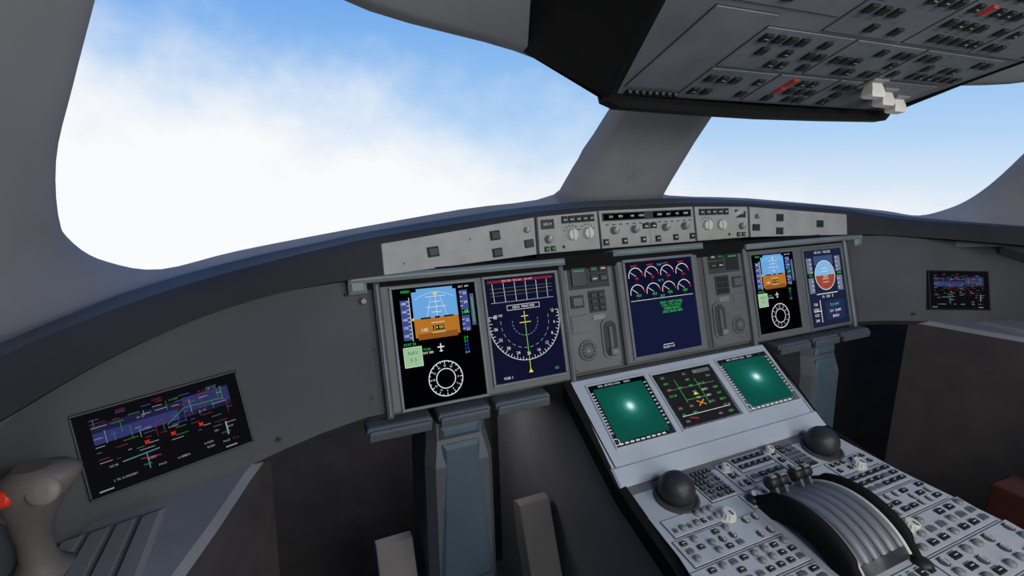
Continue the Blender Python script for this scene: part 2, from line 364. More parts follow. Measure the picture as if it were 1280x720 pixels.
SKY=E(104,164,220);GND=E(176,112,40);TAPE=E(62,76,140);GR=E(60,200,84);CY=E(84,184,204);YE=E(225,215,60);RD=E(190,46,42);BL=E(56,74,210)
def pfd(name,x0,x1,s0,s1):
    d=Scr(name,PF,x0,x1,s0,s1,.0105,K_,frame=.005)
    d.rect(.22,.04,.76,.27,SKY);d.rect(.22,.27,.76,.43,GND)
    d.rect(.25,.40,.73,.45,E(140,84,28),1.3);d.rect(.28,.015,.72,.04,SKY)
    d.arc(.49,.36,.42,236,304,E(150,196,235),.01)
    for i,y in enumerate((.09,.135,.18,.225)):
        w=.12 if i%2==0 else .06;d.line(.5-w,y,.5+w,y,W_,.006)
    for i,y in enumerate((.315,.36,.40)): d.line(.5-.08,y,.5+.08,y,W_,.006)
    d.line(.5,.06,.5,.26,W_,.005);d.line(.44,.10,.38,.26,W_,.004);d.line(.56,.10,.62,.26,W_,.004)
    d.poly([(.47,.075),(.53,.075),(.5,.045)],YE,3)
    d.line(.30,.27,.42,.27,K_,.018,3);d.line(.58,.27,.70,.27,K_,.018,3);d.rect(.47,.262,.53,.278,K_,3)
    d.text('145',.33,.37,.045,W_);d.rect(.43,.34,.57,.38,K_,3);d.text('24 00',.5,.36,.04,YE,4)
    d.rect(.08,.10,.185,.44,TAPE)
    for i in range(10): d.line(.15,.115+.034*i,.185,.115+.034*i,W_,.006)
    for i in range(5): d.text(str(180-20*i),.115,.13+.068*i,.032,W_)
    d.line(.185,.08,.185,.45,W_,.006);d.poly([(.185,.27),(.22,.255),(.22,.285)],YE,3)
    d.rect(.80,.06,.90,.42,TAPE);d.rect(.925,.10,.975,.38,E(80,86,120))
    for i in range(9): d.line(.80,.08+.04*i,.83,.08+.04*i,W_,.006)
    for i in range(5): d.text(str(25-i),.865,.09+.08*i,.036,W_)
    d.rect(.795,.235,.905,.285,K_,3);d.text('2400',.85,.26,.04,GR,4);d.line(.95,.13,.95,.35,GR,.008)
    d.text('SPEED',.15,.03,.03,GR);d.text('ALT  AP1',.86,.03,.026,W_)
    d.rect(.06,.50,.27,.665,E(150,188,148));d.box_(.06,.50,.27,.665,E(205,225,205),.006)
    d.text('NAV',.165,.55,.045,E(60,90,60));d.text('F 3',.165,.61,.045,E(60,90,60))
    d.text('STAT 24',.14,.475,.03,GR);d.text('TCAS',.33,.535,.028,GR);d.text('GW 380',.34,.565,.028,W_)
    for k in range(5): d.text('%d.%d'%(k+2,k),.82,.48+.032*k,.034,(GR,GR,BL,BL,CY)[k])
    d.line(.5,.50,.5,.57,W_,.012);d.line(.46,.53,.54,.53,W_,.014);d.line(.48,.565,.52,.565,W_,.01)
    cx,cy=.52,.805
    d.arc(cx,cy,.205,0,360,W_,.010);d.arc(cx,cy,.115,0,360,W_,.010)
    for k in range(24):
        t=math.radians(15*k);q=.205;l=.035 if k%2==0 else .018
        d.line(cx+q*math.cos(t),cy+q*math.sin(t)*d.W/d.H,cx+(q-l)*math.cos(t),cy+(q-l)*math.sin(t)*d.W/d.H,W_,.007)
        if k%2==0: d.text(str(k*3//2),cx+.148*math.cos(t),cy+.148*math.sin(t)*d.W/d.H,.024,W_)
    d.done()
pfd('primary_flight_display',-.581,-.431,.002,.207);pfd('primary_flight_display.001',.265,.408,.005,.194)
NAVY=E(16,19,43)
d=Scr('navigation_display',PF,-.411,-.264,0.,.195,.0105,NAVY,.005)
d.rect(.04,.02,.97,.045,E(120,34,44));d.text('AD2 250  TAS 260   120 NM',.45,.032,.028,E(230,180,180))
for i in range(6): d.line(.10+.155*i,.05,.11+.152*i,.235,W_,.005)
for y in(.10,.17,.235): d.line(.06,y,.95,y,E(170,175,190) if y>.2 else E(90,96,120),.005)
d.line(.06,.14,.95,.13,E(140,130,70),.004)
d.text('HDG  MAG 030',.5,.295,.036,W_);d.box_(.27,.272,.73,.318,W_,.005)
cx,cy=.5,.44
for r,w,das in((.50,.006,0),(.34,.006,1),(.18,.006,1)):
    if das:
        for k in range(14): d.arc(cx,cy,r,-10+k*14.5,-10+k*14.5+8,E(150,156,180),w)
    else: d.arc(cx,cy,r,-12,192,W_,w)
for k in range(0,41):
    t=math.radians(-12+k*5.1);q=.50;l=.045 if k%2==0 else .025
    d.line(cx+q*math.cos(t),cy+q*math.sin(t)*d.W/d.H,cx+(q-l)*math.cos(t),cy+(q-l)*math.sin(t)*d.W/d.H,W_,.006)
    if k%4==0: d.text(str(k),cx+.42*math.cos(t),cy+.42*math.sin(t)*d.W/d.H,.042,W_)
d.line(.5,.34,.5,.93,YE,.008);d.line(.5,.42,.5,.80,GR,.006,3);d.poly([(.47,.94),(.53,.94),(.5,.90)],YE,3)
d.line(.42,.45,.58,.45,YE,.010,3);d.line(.45,.39,.55,.39,W_,.008)
d.text('VOR 1',.18,.96,.036,W_);d.text('ILS',.88,.94,.036,GR);d.text('GS 142',.13,.36,.032,W_);d.text('1.2',.9,.36,.036,GR)
d.done()
d=Scr('navigation_display.001',PF,.445,.588,.008,.202,.0105,E(26,34,60),.005)
d.disc(.5,.34,.25,E(128,178,222),180,360,2);d.disc(.5,.34,.25,E(156,68,50),0,180,2)
d.rect(.25,.08,.75,.20,E(54,78,120),1);d.arc(.5,.34,.26,0,360,W_,.012,3)
for y in(.25,.29,.39,.43): d.line(.42,y,.58,y,W_,.008,4)
d.text('1013',.5,.36,.05,W_,5);d.rect(.06,.10,.19,.56,E(110,116,140));d.rect(.81,.10,.95,.56,E(110,116,140))
for i in range(8): d.line(.13,.12+.057*i,.19,.12+.057*i,W_,.008);d.line(.81,.12+.057*i,.87,.12+.057*i,W_,.008)
d.rect(.05,.30,.20,.36,K_,3);d.text('142',.12,.33,.05,GR,4);d.rect(.80,.30,.97,.36,K_,3);d.text('2400',.88,.33,.05,GR,4)
d.text('GS 214   TAS 220',.5,.035,.045,W_);d.line(.22,.58,.78,.58,W_,.012);d.text('N   030   E',.5,.62,.05,W_)
d.line(.28,.66,.28,.95,W_,.014);d.line(.1,.80,.30,.80,W_,.012)
for i in range(4): d.text(('F20','STBY','ILS2','240')[i],.16,.71+.07*i,.05,W_)
d.rect(.40,.68,.92,.93,E(34,44,78));d.text('TO WPT',.65,.74,.05,CY);d.text('214  12NM',.65,.82,.05,W_);d.text('BARO',.65,.89,.05,W_)
d.done()
d=Scr('engine_warning_display',PF,-.097,.081,-.006,.192,.0125,E(15,18,42),.006)
for r,(cy,rad,n) in enumerate(((.155,.10,4),(.335,.10,4))):
    for i in range(n):
        cx=.14+.235*i
        d.arc(cx,cy,rad,170,350,W_,.008);d.arc(cx,cy,rad,335,358,RD,.012,3)
        d.line(cx,cy,cx+.09*math.cos(math.radians(215)),cy+.09*math.sin(math.radians(215))*.88,W_,.006,3)
        d.text('%d'%(98+i if r==0 else 450+i*3),cx+.01,cy+.028,.036,RD if r==0 else GR)
        d.text('--',cx,cy+.06,.03,RD)
for i in range(3): d.text(('THR','N1 %','EGT')[i],.5,.055+.17*i,.028,CY)
for i in range(4): d.line(.08+.235*i,.045,.17+.235*i,.04,RD,.010)
d.line(.03,.415,.97,.415,W_,.005)
for i,t in enumerate(('ENG 1 NOT AVAIL','FUEL CTL FAULT','CABIN READY','GND SPLRS ARM')): d.text(t,.62,.47+.034*i,.032,GR)
d.text('FLAPS 1+F',.5,.95,.03,W_);d.line(.42,.92,.58,.92,W_,.006)
d.rect(.0,.42,1.,1.,E(20,25,56),.5);d.done()
pu=V((0,-.819,-.573));pn=V((0,-.573,.819))
UF=Fr((0,-.1,.78),(1,0,0),pu,pn)
teal=bpy.data.materials.new('screen_radar_teal');teal.use_nodes=True;nt=teal.node_tree;nt.nodes.clear()
tc=nt.nodes.new('ShaderNodeTexCoord');mp=nt.nodes.new('ShaderNodeMapping');gr=nt.nodes.new('ShaderNodeTexGradient');gr.gradient_type='SPHERICAL'
rp=nt.nodes.new('ShaderNodeValToRGB');e=nt.nodes.new('ShaderNodeEmission');oo=nt.nodes.new('ShaderNodeOutputMaterial')
mp.inputs['Location'].default_value=(-1.05,-.86,0);mp.inputs['Scale'].default_value=(2,2,0)
nt.links.new(tc.outputs['UV'],mp.inputs[0]);nt.links.new(mp.outputs[0],gr.inputs[0]);nt.links.new(gr.outputs['Fac'],rp.inputs[0]);nt.links.new(rp.outputs[0],e.inputs[0]);nt.links.new(e.outputs[0],oo.inputs[0])
els=rp.color_ramp.elements;els[0].position=0;els[0].color=lin((12,76,66))+(1,);els[1].position=1;els[1].color=lin((235,248,245))+(1,)
for p,c in((.40,(16,84,74)),(.68,(32,104,94)),(.80,(70,140,130)),(.87,(130,190,180)),(.93,(210,236,230))): q=els.new(p);q.color=lin(c)+(1,)
try: teal.cycles.emission_sampling='NONE'
except Exception: pass
def mfd(name,x0,x1,v0,v1,kind):
    d=Scr(name,UF,x0,x1,v0,v1,.003,K_,.0035,ped)
    if kind=='t':
        o=d.done()
        b=B();F=d.F;W,Hh=d.W,d.H
        b.rect(F,.07*W,.07*Hh,.93*W,.93*Hh,.0003,teal)
        me=b.out('radar_picture',o);uv=me.data.uv_layers.new(name='UVMap')
        for li,c in enumerate(((0,0),(1,0),(1,1),(0,1))): uv.data[li].uv=c
        b2=B();b2.text(F,'FMS1  ACTIVE / F-PLN      DATA',W*.45,.035*Hh,.0042,.0005,W_,-1)
        for i in range(12): b2.rect(F,.945*W,(.1+.065*i)*Hh,.985*W,(.125+.065*i)*Hh,.0005,E(150,170,170))
        for i in range(9): b2.rect(F,(.06+.09*i)*W,.95*Hh,(.12+.09*i)*W,.975*Hh,.0005,E(190,200,200))
        for i in range(14): b2.rect(F,.012*W,(.12+.05*i)*Hh,.05*W,(.14+.05*i)*Hh,.0005,E(170,176,176))
        b2.arc(F,.035*W,.92*Hh,.006,0,360,.001,.0005,W_)
        b2.out('display_legends',o);return
    rnd=random.Random(3)
    d.rect(.03,.03,.97,.97,E(30,30,34),.6)
    for i in range(5):
        for j in range(8):
            if rnd.random()<.65: d.text(rnd.choice(['24.5','BUS 1','AC','DC 28','GEN','115','400','APU','ESS']),.14+.18*i,.09+.115*j,.032,rnd.choice([W_,GR,GR,E(150,150,150),GR]))
    d.line(.1,.33,.9,.33,E(130,130,130),.005);d.line(.3,.15,.3,.6,GR,.005);d.line(.62,.2,.62,.7,GR,.005);d.line(.3,.55,.62,.55,GR,.005)
    d.poly([(.5,.44),(.455,.49),(.545,.49)],YE);d.line(.44,.60,.56,.69,E(215,140,40),.014,3);d.line(.56,.60,.44,.69,E(215,140,40),.014,3)
    d.rect(.66,.05,.95,.12,E(88,92,100),2);d.line(.1,.80,.9,.80,W_,.006);d.line(.2,.84,.32,.88,RD,.012)
    d.done()
mfd('multi_function_display',-.231,-.096,-.011,.118,'t')
mfd('multi_function_display.001',.100,.248,-.010,.117,'t')
mfd('system_display',-.078,.078,-.007,.117,'s')
def side(name,mir):
    f=(lambda p:V(MX(p))) if mir else V
    OT,IT,IB,OB=[f(p) for p in((-.990,-.158,.922),(-.823,-.104,.928),(-.812,-.131,.835),(-.978,-.187,.827))]
    if mir: TL,TR,BL_,BR=IT,OT,IB,OB
    else: TL,TR,BL_,BR=OT,IT,OB,IB
    c=(TL+TR+BL_+BR)/4;u=((TR-TL)+(BR-BL_)).normalized();v=((BL_-TL)+(BR-TR));v=(v-u*v.dot(u)).normalized();n=v.cross(u)
    W=((TR-TL).length+(BR-BL_).length)/2;Hh=((BL_-TL).length+(BR-TR).length)/2
    F=Fr(c-u*W/2-v*Hh/2,u,v,n)
    d=Scr(name,F,0,W,0,Hh,.004,E(13,13,17),.003,key)
    d.rect(.08,.16,.93,.40,E(28,30,58),.6);d.rect(.08,.26,.58,.40,E(48,52,100),.8);d.rect(.62,.14,.93,.34,E(44,48,92),.9)
    rnd=random.Random(11)
    R2,G2,W2,B2=E(128,38,38),E(56,120,60),E(140,142,148),E(64,78,150)
    for y in(.09,.15,.20,.33,.44,.50,.58,.63):
        x=.08
        while x<.9:
            l=rnd.uniform(.02,.10);m=rnd.choice([R2,G2,R2,W2,B2,W2]);yy=y+rnd.uniform(-.01,.01);d.line(x,yy,min(x+l,.93),yy,m,.004);x+=l+rnd.uniform(.02,.11)
    for i in range(18):
        x=.1+.047*i;y=rnd.uniform(.08,.4);d.line(x,y,x,y+rnd.uniform(.05,.2),rnd.choice([R2,G2,W2,B2]),.003,3)
    for x in(.36,.52,.70): d.line(x-.013,.53,x+.013,.57,RD,.010,4);d.line(x+.013,.53,x-.013,.57,RD,.010,4)
    d.line(.5,.42,.62,.27,G2,.006,4);d.line(.62,.27,.88,.29,G2,.006,4);d.line(.88,.12,.88,.32,G2,.006,4)
    d.line(.20,.69,.42,.67,E(80,140,160),.006,3);d.line(.34,.67,.34,.88,E(80,140,160),.005,3);d.line(.30,.73,.42,.76,R2,.008,3);d.line(.86,.62,.86,.80,W2,.010,3)
    for i in range(30): d.text(rnd.choice(['N2 84','FF 12','BLEED','X-FEED','PACK','28V','L TK']),rnd.uniform(.12,.9),rnd.choice([.06,.12,.22,.38,.46,.70,.76,.82,.88]),.015,rnd.choice([W2,G2,W2,R2,W2]),4)
    d.rect(.04,.95,.12,.965,W2);d.rect(.82,.955,.9,.97,W2);d.done()
side('electronic_flight_bag_display',False);side('electronic_flight_bag_display.001',True)
# ---------------- table edge shelves + columns + pedals
colm=pbr('column_grey',(78,82,89),.5,scale=12)
for k,s in enumerate((-1,1)):
    b=B()
    for x0,x1 in((-.648,-.537),(-.527,-.430),(-.420,-.308)):
        a,c=(x0,x1) if s<0 else (-x1,-x0)
        b.box(WORLD,a,c,-.086,-.050,.776,.789,shelf,.004)
        b.box(WORLD,a+.003,c-.003,-.092,-.082,.767,.785,shelf,.003)
    b.out('pull_out_table'+('' if s<0 else '.001'),bevel=.003)
    b=B();cx=s*.487
    def oct(z,w,yf,yb,c=.014): return [V((cx-w,yb,z)),V((cx-w,yf+c*1.6,z)),V((cx-w+c,yf,z)),V((cx+w-c,yf,z)),V((cx+w,yf+c*1.6,z)),V((cx+w,yb,z))]
    b.rings([oct(.768,.056,-.075,.03),oct(.735,.056,-.078,.03),oct(.69,.064,-.092,.03),oct(.42,.067,-.105,.04),oct(.1,.068,-.09,.08),oct(0,.08,-.08,.1)],colm,True,False)
    for z0,z1,w0,w1,y0,y1 in((.762,.738,.036,.037,-.078,-.080),(.728,.45,.034,.050,-.084,-.1055),(.44,.12,.050,.050,-.1065,-.092)):
        b.add([(cx-w0,y0,z0),(cx+w0,y0,z0),(cx+w1,y1-.001,z1),(cx-w1,y1-.001,z1),(cx-w0+.006,y0-.006,z0-.008),(cx+w0-.006,y0-.006,z0-.008),(cx+w1-.006,y1-.005,z1+.008),(cx-w1+.006,y1-.005,z1+.008)],[(4,5,6,7),(0,1,5,4),(1,2,6,5),(2,3,7,6),(3,0,4,7)],blu)
    b.out('table_support_column'+('' if s<0 else '.001'))
    for j,px in enumerate((cx-.118,cx+.180) if s<0 else (cx-.180,cx+.118)):
        b=B()
        prof=[(.01,.500),(-.006,.512),(-.024,.510),(-.12,.30),(-.13,.22),(-.10,.21),(-.01,.42)]
        L=[V((px-.035,y,z)) for y,z in prof];R=[V((px+.035,y,z)) for y,z in prof];nn=len(prof)
        b.add(L+R,[tuple(range(nn)),tuple(range(2*nn-1,nn-1,-1))]+[(i,nn+i,nn+(i+1)%nn,(i+1)%nn) for i in range(nn)],pedal)
        b.box(WORLD,px-.012,px+.012,-.09,-.05,0.,.32,groove,.004)
        idx=(0 if s<0 else 2)+j
        b.out('rudder_pedal'+('' if idx==0 else '.%03d'%idx),bevel=.009)
# ---------------- centre pedestal
b=B()
sta=[(.30,.76,.268),(.05,.792,.270),(-.076,.797,.272),(-.25,.675,.262),(-.40,.645,.272),(-.60,.625,.315),(-.95,.59,.33)]
def bodyring(y,z,w): return [V((-w*.90,y,0)),V((-w*.98,y,z-.07)),V((-w,y,z-.012)),V((-w+.01,y,z-.001)),V((w-.01,y,z-.001)),V((w,y,z-.012)),V((w*.98,y,z-.07)),V((w*.90,y,0))]
pedside=pbr('pedestal_side',(100,100,103),.7,scale=9)
b.rings([bodyring(*q) for q in sta],pedside,True,False)
for s in(-1,1):
    L=[]
    for y,z,w in sta[2:]: L.append([V((s*(w+.004),y,z-.03)),V((s*(w+.004),y,z+.002)),V((s*(w-.012),y,z+.004))])
    b.rings(L,black,False,False,False)
b.box(UF,-.262,.262,-.030,.186,-.012,.003,ped,.003)
b.box(UF,-.262,.262,.150,.186,.0,.006,ped,.003)
PL=Fr((0,-.25,.670),(1,0,0),(0,-.995,-.1),(0,-.1,.995))
b.add([PL(-.250,.0,.002),PL(.250,.0,.002),PL(.262,.15,.002),PL(.305,.36,.002),PL(.32,.70,.002),PL(-.32,.70,.002),PL(-.305,.36,.002),PL(-.262,.15,.002)],[tuple(range(8))[::-1]],pedl)
b.add([PL(-.250,.0,.002),PL(.250,.0,.002),PL(.250,.0,-.01),PL(-.25,0,-.01)],[(0,1,2,3)],ped)
rnd=random.Random(5)
def sub(x0,x1,v0,v1,cols,rows,kinds='k',fill=.72,kw=.62,kh=.5,m=None):
    b.box(PL,x0,x1,v0,v1,.002,.0028,groove)
    b.box(PL,x0+.0012,x1-.0012,v0+.0012,v1-.0012,.002,.004,m or pedl,.0006)
    cw=(x1-x0-.006)/cols;ch=(v1-v0-.006)/rows
    for i in range(cols):
        for j in range(rows):
            cx=x0+.003+cw*(i+.5);cy=v0+.003+ch*(j+.5)
            if rnd.random()<fill:
                k=rnd.choice(kinds)
                if k=='k':
                    b.box(PL,cx-cw*kw/2,cx+cw*kw/2,cy-ch*kh/2,cy+ch*kh/2,.004,.0072,key,.0008)
                    b.rect(PL,cx-cw*.15,cy-.0006,cx+cw*.15,cy+.0006,.0074,white)
                elif k=='g':
                    b.box(PL,cx-cw*kw/2,cx+cw*kw/2,cy-ch*kh/2,cy+ch*kh/2,.004,.0065,keyg,.0008)
                elif k=='o':
                    b.lathe(PL,cx,cy,[(min(cw,ch)*.36,.004),(min(cw,ch)*.33,.009),(min(cw,ch)*.2,.010)],knobg,12)
                elif k=='d':
                    b.lathe(PL,cx,cy,[(min(cw,ch)*.40,.004),(min(cw,ch)*.40,.0055),(min(cw,ch)*.3,.0055)],groove,14);b.box(PL,cx-.0012,cx+.0012,cy-min(cw,ch)*.3,cy+min(cw,ch)*.3,.0055,.009,knobw,.0004)
                b.rect(PL,cx-cw*.25,cy-ch*.42,cx+cw*.25,cy-ch*.36,.0043,groove)
sub(-.135,-.075,.012,.085,6,6,'kg',1,.8,.75)
sub(-.062,-.030,.012,.085,2,3,'kd',1)
sub(-.025,.060,.008,.048,5,2,'k',1,.82,.5)
sub(-.025,.060,.052,.075,4,1,'gk',1,.8,.5)
sub(.062,.085,.012,.085,1,3,'kd',1)
sub(.088,.135,.012,.085,5,6,'kg',1,.8,.75)
sub(-.245,-.14,.085,.122,7,2,'kgo',.85,.5,.42)
sub(-.255,-.080,.125,.175,8,3,'kodg',.8,.55,.45)
sub(-.27,-.080,.178,.228,9,3,'kgok',.8,.6,.45)
sub(-.283,-.080,.231,.29,8,4,'kgk',.9)
sub(-.295,-.080,.293,.36,7,3,'kod',.8)
sub(-.31,-.080,.363,.46,7,4,'kog',.8)
sub(.14,.245,.085,.122,7,2,'kgk',.9,.6,.45)
sub(.080,.255,.125,.175,8,3,'kkg',.95,.8,.5)
sub(.080,.265,.178,.228,8,3,'kkd',.95,.75,.5)
sub(.080,.283,.231,.29,7,3,'kog',.9,.6,.5)
sub(.080,.297,.293,.36,7,3,'kod',.85)
sub(.080,.31,.363,.46,8,4,'kog',.85)
sub(-.08,-.02,.088,.122,4,2,'kg',.8);sub(.02,.08,.088,.122,4,2,'kg',.8)
sub(-.075,.075,.29,.42,8,5,'kogk',.75)
sub(-.075,.075,.425,.60,6,4,'kog',.75);sub(-.31,-.080,.465,.60,7,5,'kog',.8);sub(.080,.31,.465,.60,7,5,'kog',.8)
for x,v,r in((-.135,.118,.012),(.200,.112,.012),(.125,.245,.012),(-.2,.32,.012),(-.05,.030,.008),(.072,.022,.008),(.07,.104,.008),(-.06,.104,.008)):
    b.knob(PL,x,v,r,.016,knobw,groove)
b.out('center_pedestal')
for k,s in enumerate((-1,1)):
    b=B();b.ball((s*.182,-.300,.682),.031,pbr('trackball_dark',(40,41,44),.45,bump=0),n=32);b.lathe(PL,s*.182,.052,[(.038,.001),(.038,.005),(.034,.007),(.031,.004)],groove,32)
    b.out('trackball'+('' if k==0 else '.001'))
# ---------------- thrust levers
b=B()
cy,cz,R=-.440,.578,.120
dome=pbr('quadrant_metal',(112,116,122),.42,metal=.25,scale=20);dd=pbr('quadrant_dark',(46,49,54),.4)
def pt(a,r,x): t=math.radians(a);return V((x,cy+r*math.sin(t),cz+r*math.cos(t)))
A0,A1=-50,42
def arcstrip(x0,x1,r0,r1,m,a0=A0,a1=A1,n=24):
    rs=[[pt(a0+(a1-a0)*i/n,r0,x0),pt(a0+(a1-a0)*i/n,r1,x0),pt(a0+(a1-a0)*i/n,r1,x1),pt(a0+(a1-a0)*i/n,r0,x1)] for i in range(n+1)]
    b.rings(rs,m,True,True)
arcstrip(-.050,.050,.08,R-.003,dd)
for x0,x1 in((-.052,-.043),(-.037,-.022),(-.016,-.003),(.003,.016),(.022,.037),(.043,.052)):
    arcstrip(x0,x1,.10,R+.0005,dome)
arcstrip(.0525,.0545,.09,R+.003,knobw);arcstrip(-.0545,-.0525,.09,R+.003,knobw)
arcstrip(-.050,.050,R-.002,R+.001,dd,-52,-44,4)
for i,x in enumerate((-.0395,-.019,.019,.0395)):
    a=32
    b.rings([[pt(a-5,.10,x-.003),pt(a+5,.10,x-.003),pt(a+5,.10,x+.003),pt(a-5,.10,x+.003)],[pt(a-3,R+.016,x-.003),pt(a+3,R+.016,x-.003),pt(a+3,R+.016,x+.003),pt(a-3,R+.016,x+.003)]],keyg,True,False)
    c=pt(a,R+.020,x);G=Fr(c-V((.0100,0,0)),(0,1,0),(0,0,1),(1,0,0))
    b.lathe(G,0,0,[(.006,0),(.0105,.002),(.0115,.005),(.0115,.015),(.0105,.018),(.006,.020)],key,18)
    b.box(Fr(c,(1,0,0),(0,1,0),(0,0,1)),-.006,.006,-.004,.004,.009,.013,knobg,.001)
for s in(-1,1):
    n=22;rs=[]
    for i in range(n+1):
        a=-58+102*i/n;w=.0050+.0030*math.sin(math.pi*i/n);x=s*.064
        ex=.011 if 3<i<n-3 else .006
        rs.append([pt(a,R,x-w),pt(a,R+ex,x-w*.7),pt(a,R+ex,x+w*.7),pt(a,R,x+w),pt(a,.09,x+w),pt(a,.09,x-w)])
    b.rings(rs,black,True,True)
    for a,r in((-58,.012),(44,.009)):
        e=pt(a,R+.002,s*.066);b.ball(e,r,key,(1.2,1.3,.8),16)
b.out('thrust_lever_quadrant')
# ---------------- side consoles
rib=pbr('console_rib',(116,116,118),.6,scale=12)
def console(name,mir):
    b=B();f=MX if mir else (lambda p:tuple(p))
    inn=[(-.792,-.10),(-.815,-.16),(-.845,-.25),(-.875,-.33),(-.90,-.42),(-.91,-.9)]
    rs=[]
    for x,y in inn: rs.append([f((x-.03,y,0)),f((x,y,.76)),f((x,y,.79)),f((x-.008,y,.80)),f((-1.13,y-.0,.80))])
    b.rings([r[:3] for r in rs],under,False,False,False);b.rings([r[2:] for r in rs],cons,False,False,False)
    b.add([rs[0][k] for k in range(5)]+[f((-1.13,-.1,0))],[tuple(range(6))],under)
    base=[(-.905,-.195),(-1.0,-.215),(-1.02,-.60),(-.915,-.60)]
    for i in range(4):
        t0,t1=i/4+.012,(i+1)/4-.012
        p=[lerp(V(base[0]+(0,)),V(base[1]+(0,)),t) for t in(t0,t1)];q=[lerp(V(base[3]+(0,)),V(base[2]+(0,)),t) for t in(t0,t1)]
        lo=[f((v.x,v.y,.80)) for v in(p[0],p[1],q[1],q[0])];hi=[f((v.x+d[0],v.y+d[1],.810)) for v,d in zip((p[0],p[1],q[1],q[0]),((-.003,-.02),(.003,-.02),(.003,0),(-.003,0)))]
        b.add(lo+hi,[(4,5,6,7),(0,1,5,4),(1,2,6,5),(2,3,7,6),(3,0,4,7)],rib)
    b.out(name)
console('side_console',False);console('side_console.001',True)
def sidestick(name,mir):
    b=B();sg=-1 if mir else 1
    f=(lambda p:V((-p[0],p[1],p[2]))) if mir else V
    def oval(c,rx,ry,tilt=0,n=24):
        c=V(c);return [f(c+V((rx*math.cos(2*math.pi*k/n),ry*math.sin(2*math.pi*k/n),tilt*rx*math.cos(2*math.pi*k/n)))) for k in range(n)]
    prof=[((-1.002,-.275,.800),.032,.032,0),((-1.002,-.275,.808),.030,.030,0),((-1.0,-.277,.816),.020,.020,0),((-.999,-.278,.83),.0145,.017,0),((-.997,-.28,.85),.0140,.017,0),((-.994,-.284,.868),.017,.019,.1),((-.988,-.288,.885),.022,.021,.2),((-.982,-.292,.900),.028,.024,.25),((-.977,-.295,.913),.0325,.026,.2),((-.975,-.297,.925),.0330,.026,.1),((-.975,-.299,.933),.027,.021,.05),((-.977,-.30,.938),.015,.012,0)]
    b.rings([oval(*p) for p in prof],stick)
    u=(1,0,0)
    Hd=Fr(f((-.966,-.319,.921)),u,(0,.45,.89),(.15*sg,-.88,.45));b.lathe(Hd,0,0,[(.0135,-.002),(.0135,.003),(.011,.005),(.005,.006)],stickl,24)
    Hr=Fr(f((-.996,-.316,.919)),u,(0,.45,.89),(-.2*sg,-.85,.45));b.lathe(Hr,0,0,[(.0080,-.002),(.0080,.003),(.005,.005)],redb,20)
    b.ball(f((-1.003,-.29,.895)),.012,stick,(1,1.2,1.6),16)
    x0,x1=sorted((f((-1.045,0,0)).x,f((-.955,0,0)).x));b.box(WORLD,x0,x1,-.32,-.235,.797,.803,keyg,.003)
    b.out(name)
sidestick('sidestick',False)
# ---------------- overhead panel
b=B()
ovn=V((0,-.4,-1)).normalized();ov=V((0,-1,.4)).normalized()
OF=Fr((0,-.241,1.307),(1,0,0),ov,ovn)
L_=.75
def hw(v): return .304+.35*v
b.add([OF(-hw(0),0,0),OF(hw(0),0,0),OF(hw(L_),L_,0),OF(-hw(L_),L_,0)],[(0,1,2,3)],ovh)
bar=[]
for x,yo,zo in((-.314,.002,.008),(-.295,-.004,0),(-.15,.004,-.002),(0,.010,-.003),(.15,.004,-.002),(.295,-.004,0),(.314,.002,.008)):
    bar.append([V((x,-.242+yo,1.306+zo)),V((x,-.250+yo,1.298+zo)),V((x,-.246+yo,1.289+zo)),V((x,-.225+yo,1.287+zo)),V((x,-.21+yo,1.32+zo))])
b.rings(bar,black,True,False)
lo=[(-.300,-.235,1.292),(-.15,-.222,1.288),(0,-.216,1.287),(.15,-.222,1.288),(.300,-.235,1.292)]
hi=[(-.43,-.175,1.372),(-.25,-.080,1.352),(0,-.005,1.334),(.25,-.080,1.352),(.43,-.175,1.372)]
b.rings([[V(p) for p in lo],[V(p) for p in hi],[V((p[0],p[1]-.03,1.46)) for p in hi]],black,False,False,False)
for s in(-1,1):
    rs=[]
    for v in(-.01,.1,.25,.5,.75):
        e=OF(s*hw(v),v,0)
        if v<0: rs.append([e+V((-s*.004,0,-.004)),V((s*.312,-.242,1.300)),V((s*.43,-.175,1.372)),V((s*.43,-.205,1.46))])
        else: rs.append([e+V((-s*.004,0,-.004)),e+V((s*.006,0,-.003)),V((s*(.432+.12*v),e.y+.05,1.385+.27*v)),V((s*(.44+.12*v),e.y+.05,1.6))])
    b.rings(rs,black,False,False,False)
rnd=random.Random(21)
def osub(x0,x1,v0,v1,cols,rows,fill,red_at=()):
    b.box(OF,x0,x1,v0,v1,0,.0008,ovg);b.box(OF,x0+.0010,x1-.0010,v0+.0010,v1-.0010,0,.002,ovh,.0006)
    cw=(x1-x0-.01)/cols;ch=(v1-v0-.01)/rows
    for i in range(cols):
        for j in range(rows):
            cx=x0+.005+cw*(i+.5);cy=v0+.005+ch*(j+.5)
            if (i,j) in red_at: b.box(OF,cx-.006,cx+.006,cy-.009,cy+.009,.002,.005,red,.002);continue
            if rnd.random()<fill:
                hh=.007
                b.box(OF,cx-.0068,cx+.0068,cy-hh,cy+hh,.002,.0055,key,.001)
                if rnd.random()<.25: b.rect(OF,cx-.003,cy-.0005,cx+.003,cy+.0005,.0057,white)
            if rnd.random()<.5: b.rect(OF,cx-.005,cy+ch*.40,cx+.005,cy+ch*.43,.0023,groove)
            if rnd.random()<.15: b.line(OF,cx-cw*.5,cy+ch*.46,cx+cw*.5,cy+ch*.46,.0008,.0023,E(50,96,62))
osub(-.300,-.205,.022,.19,1,1,0)
for i in range(8): b.lathe(OF,-.285+.0115*i,.012,[(.0045,0),(.0045,.004),(.003,.006)],key,12)
osub(-.20,-.075,.006,.082,5,2,.6)
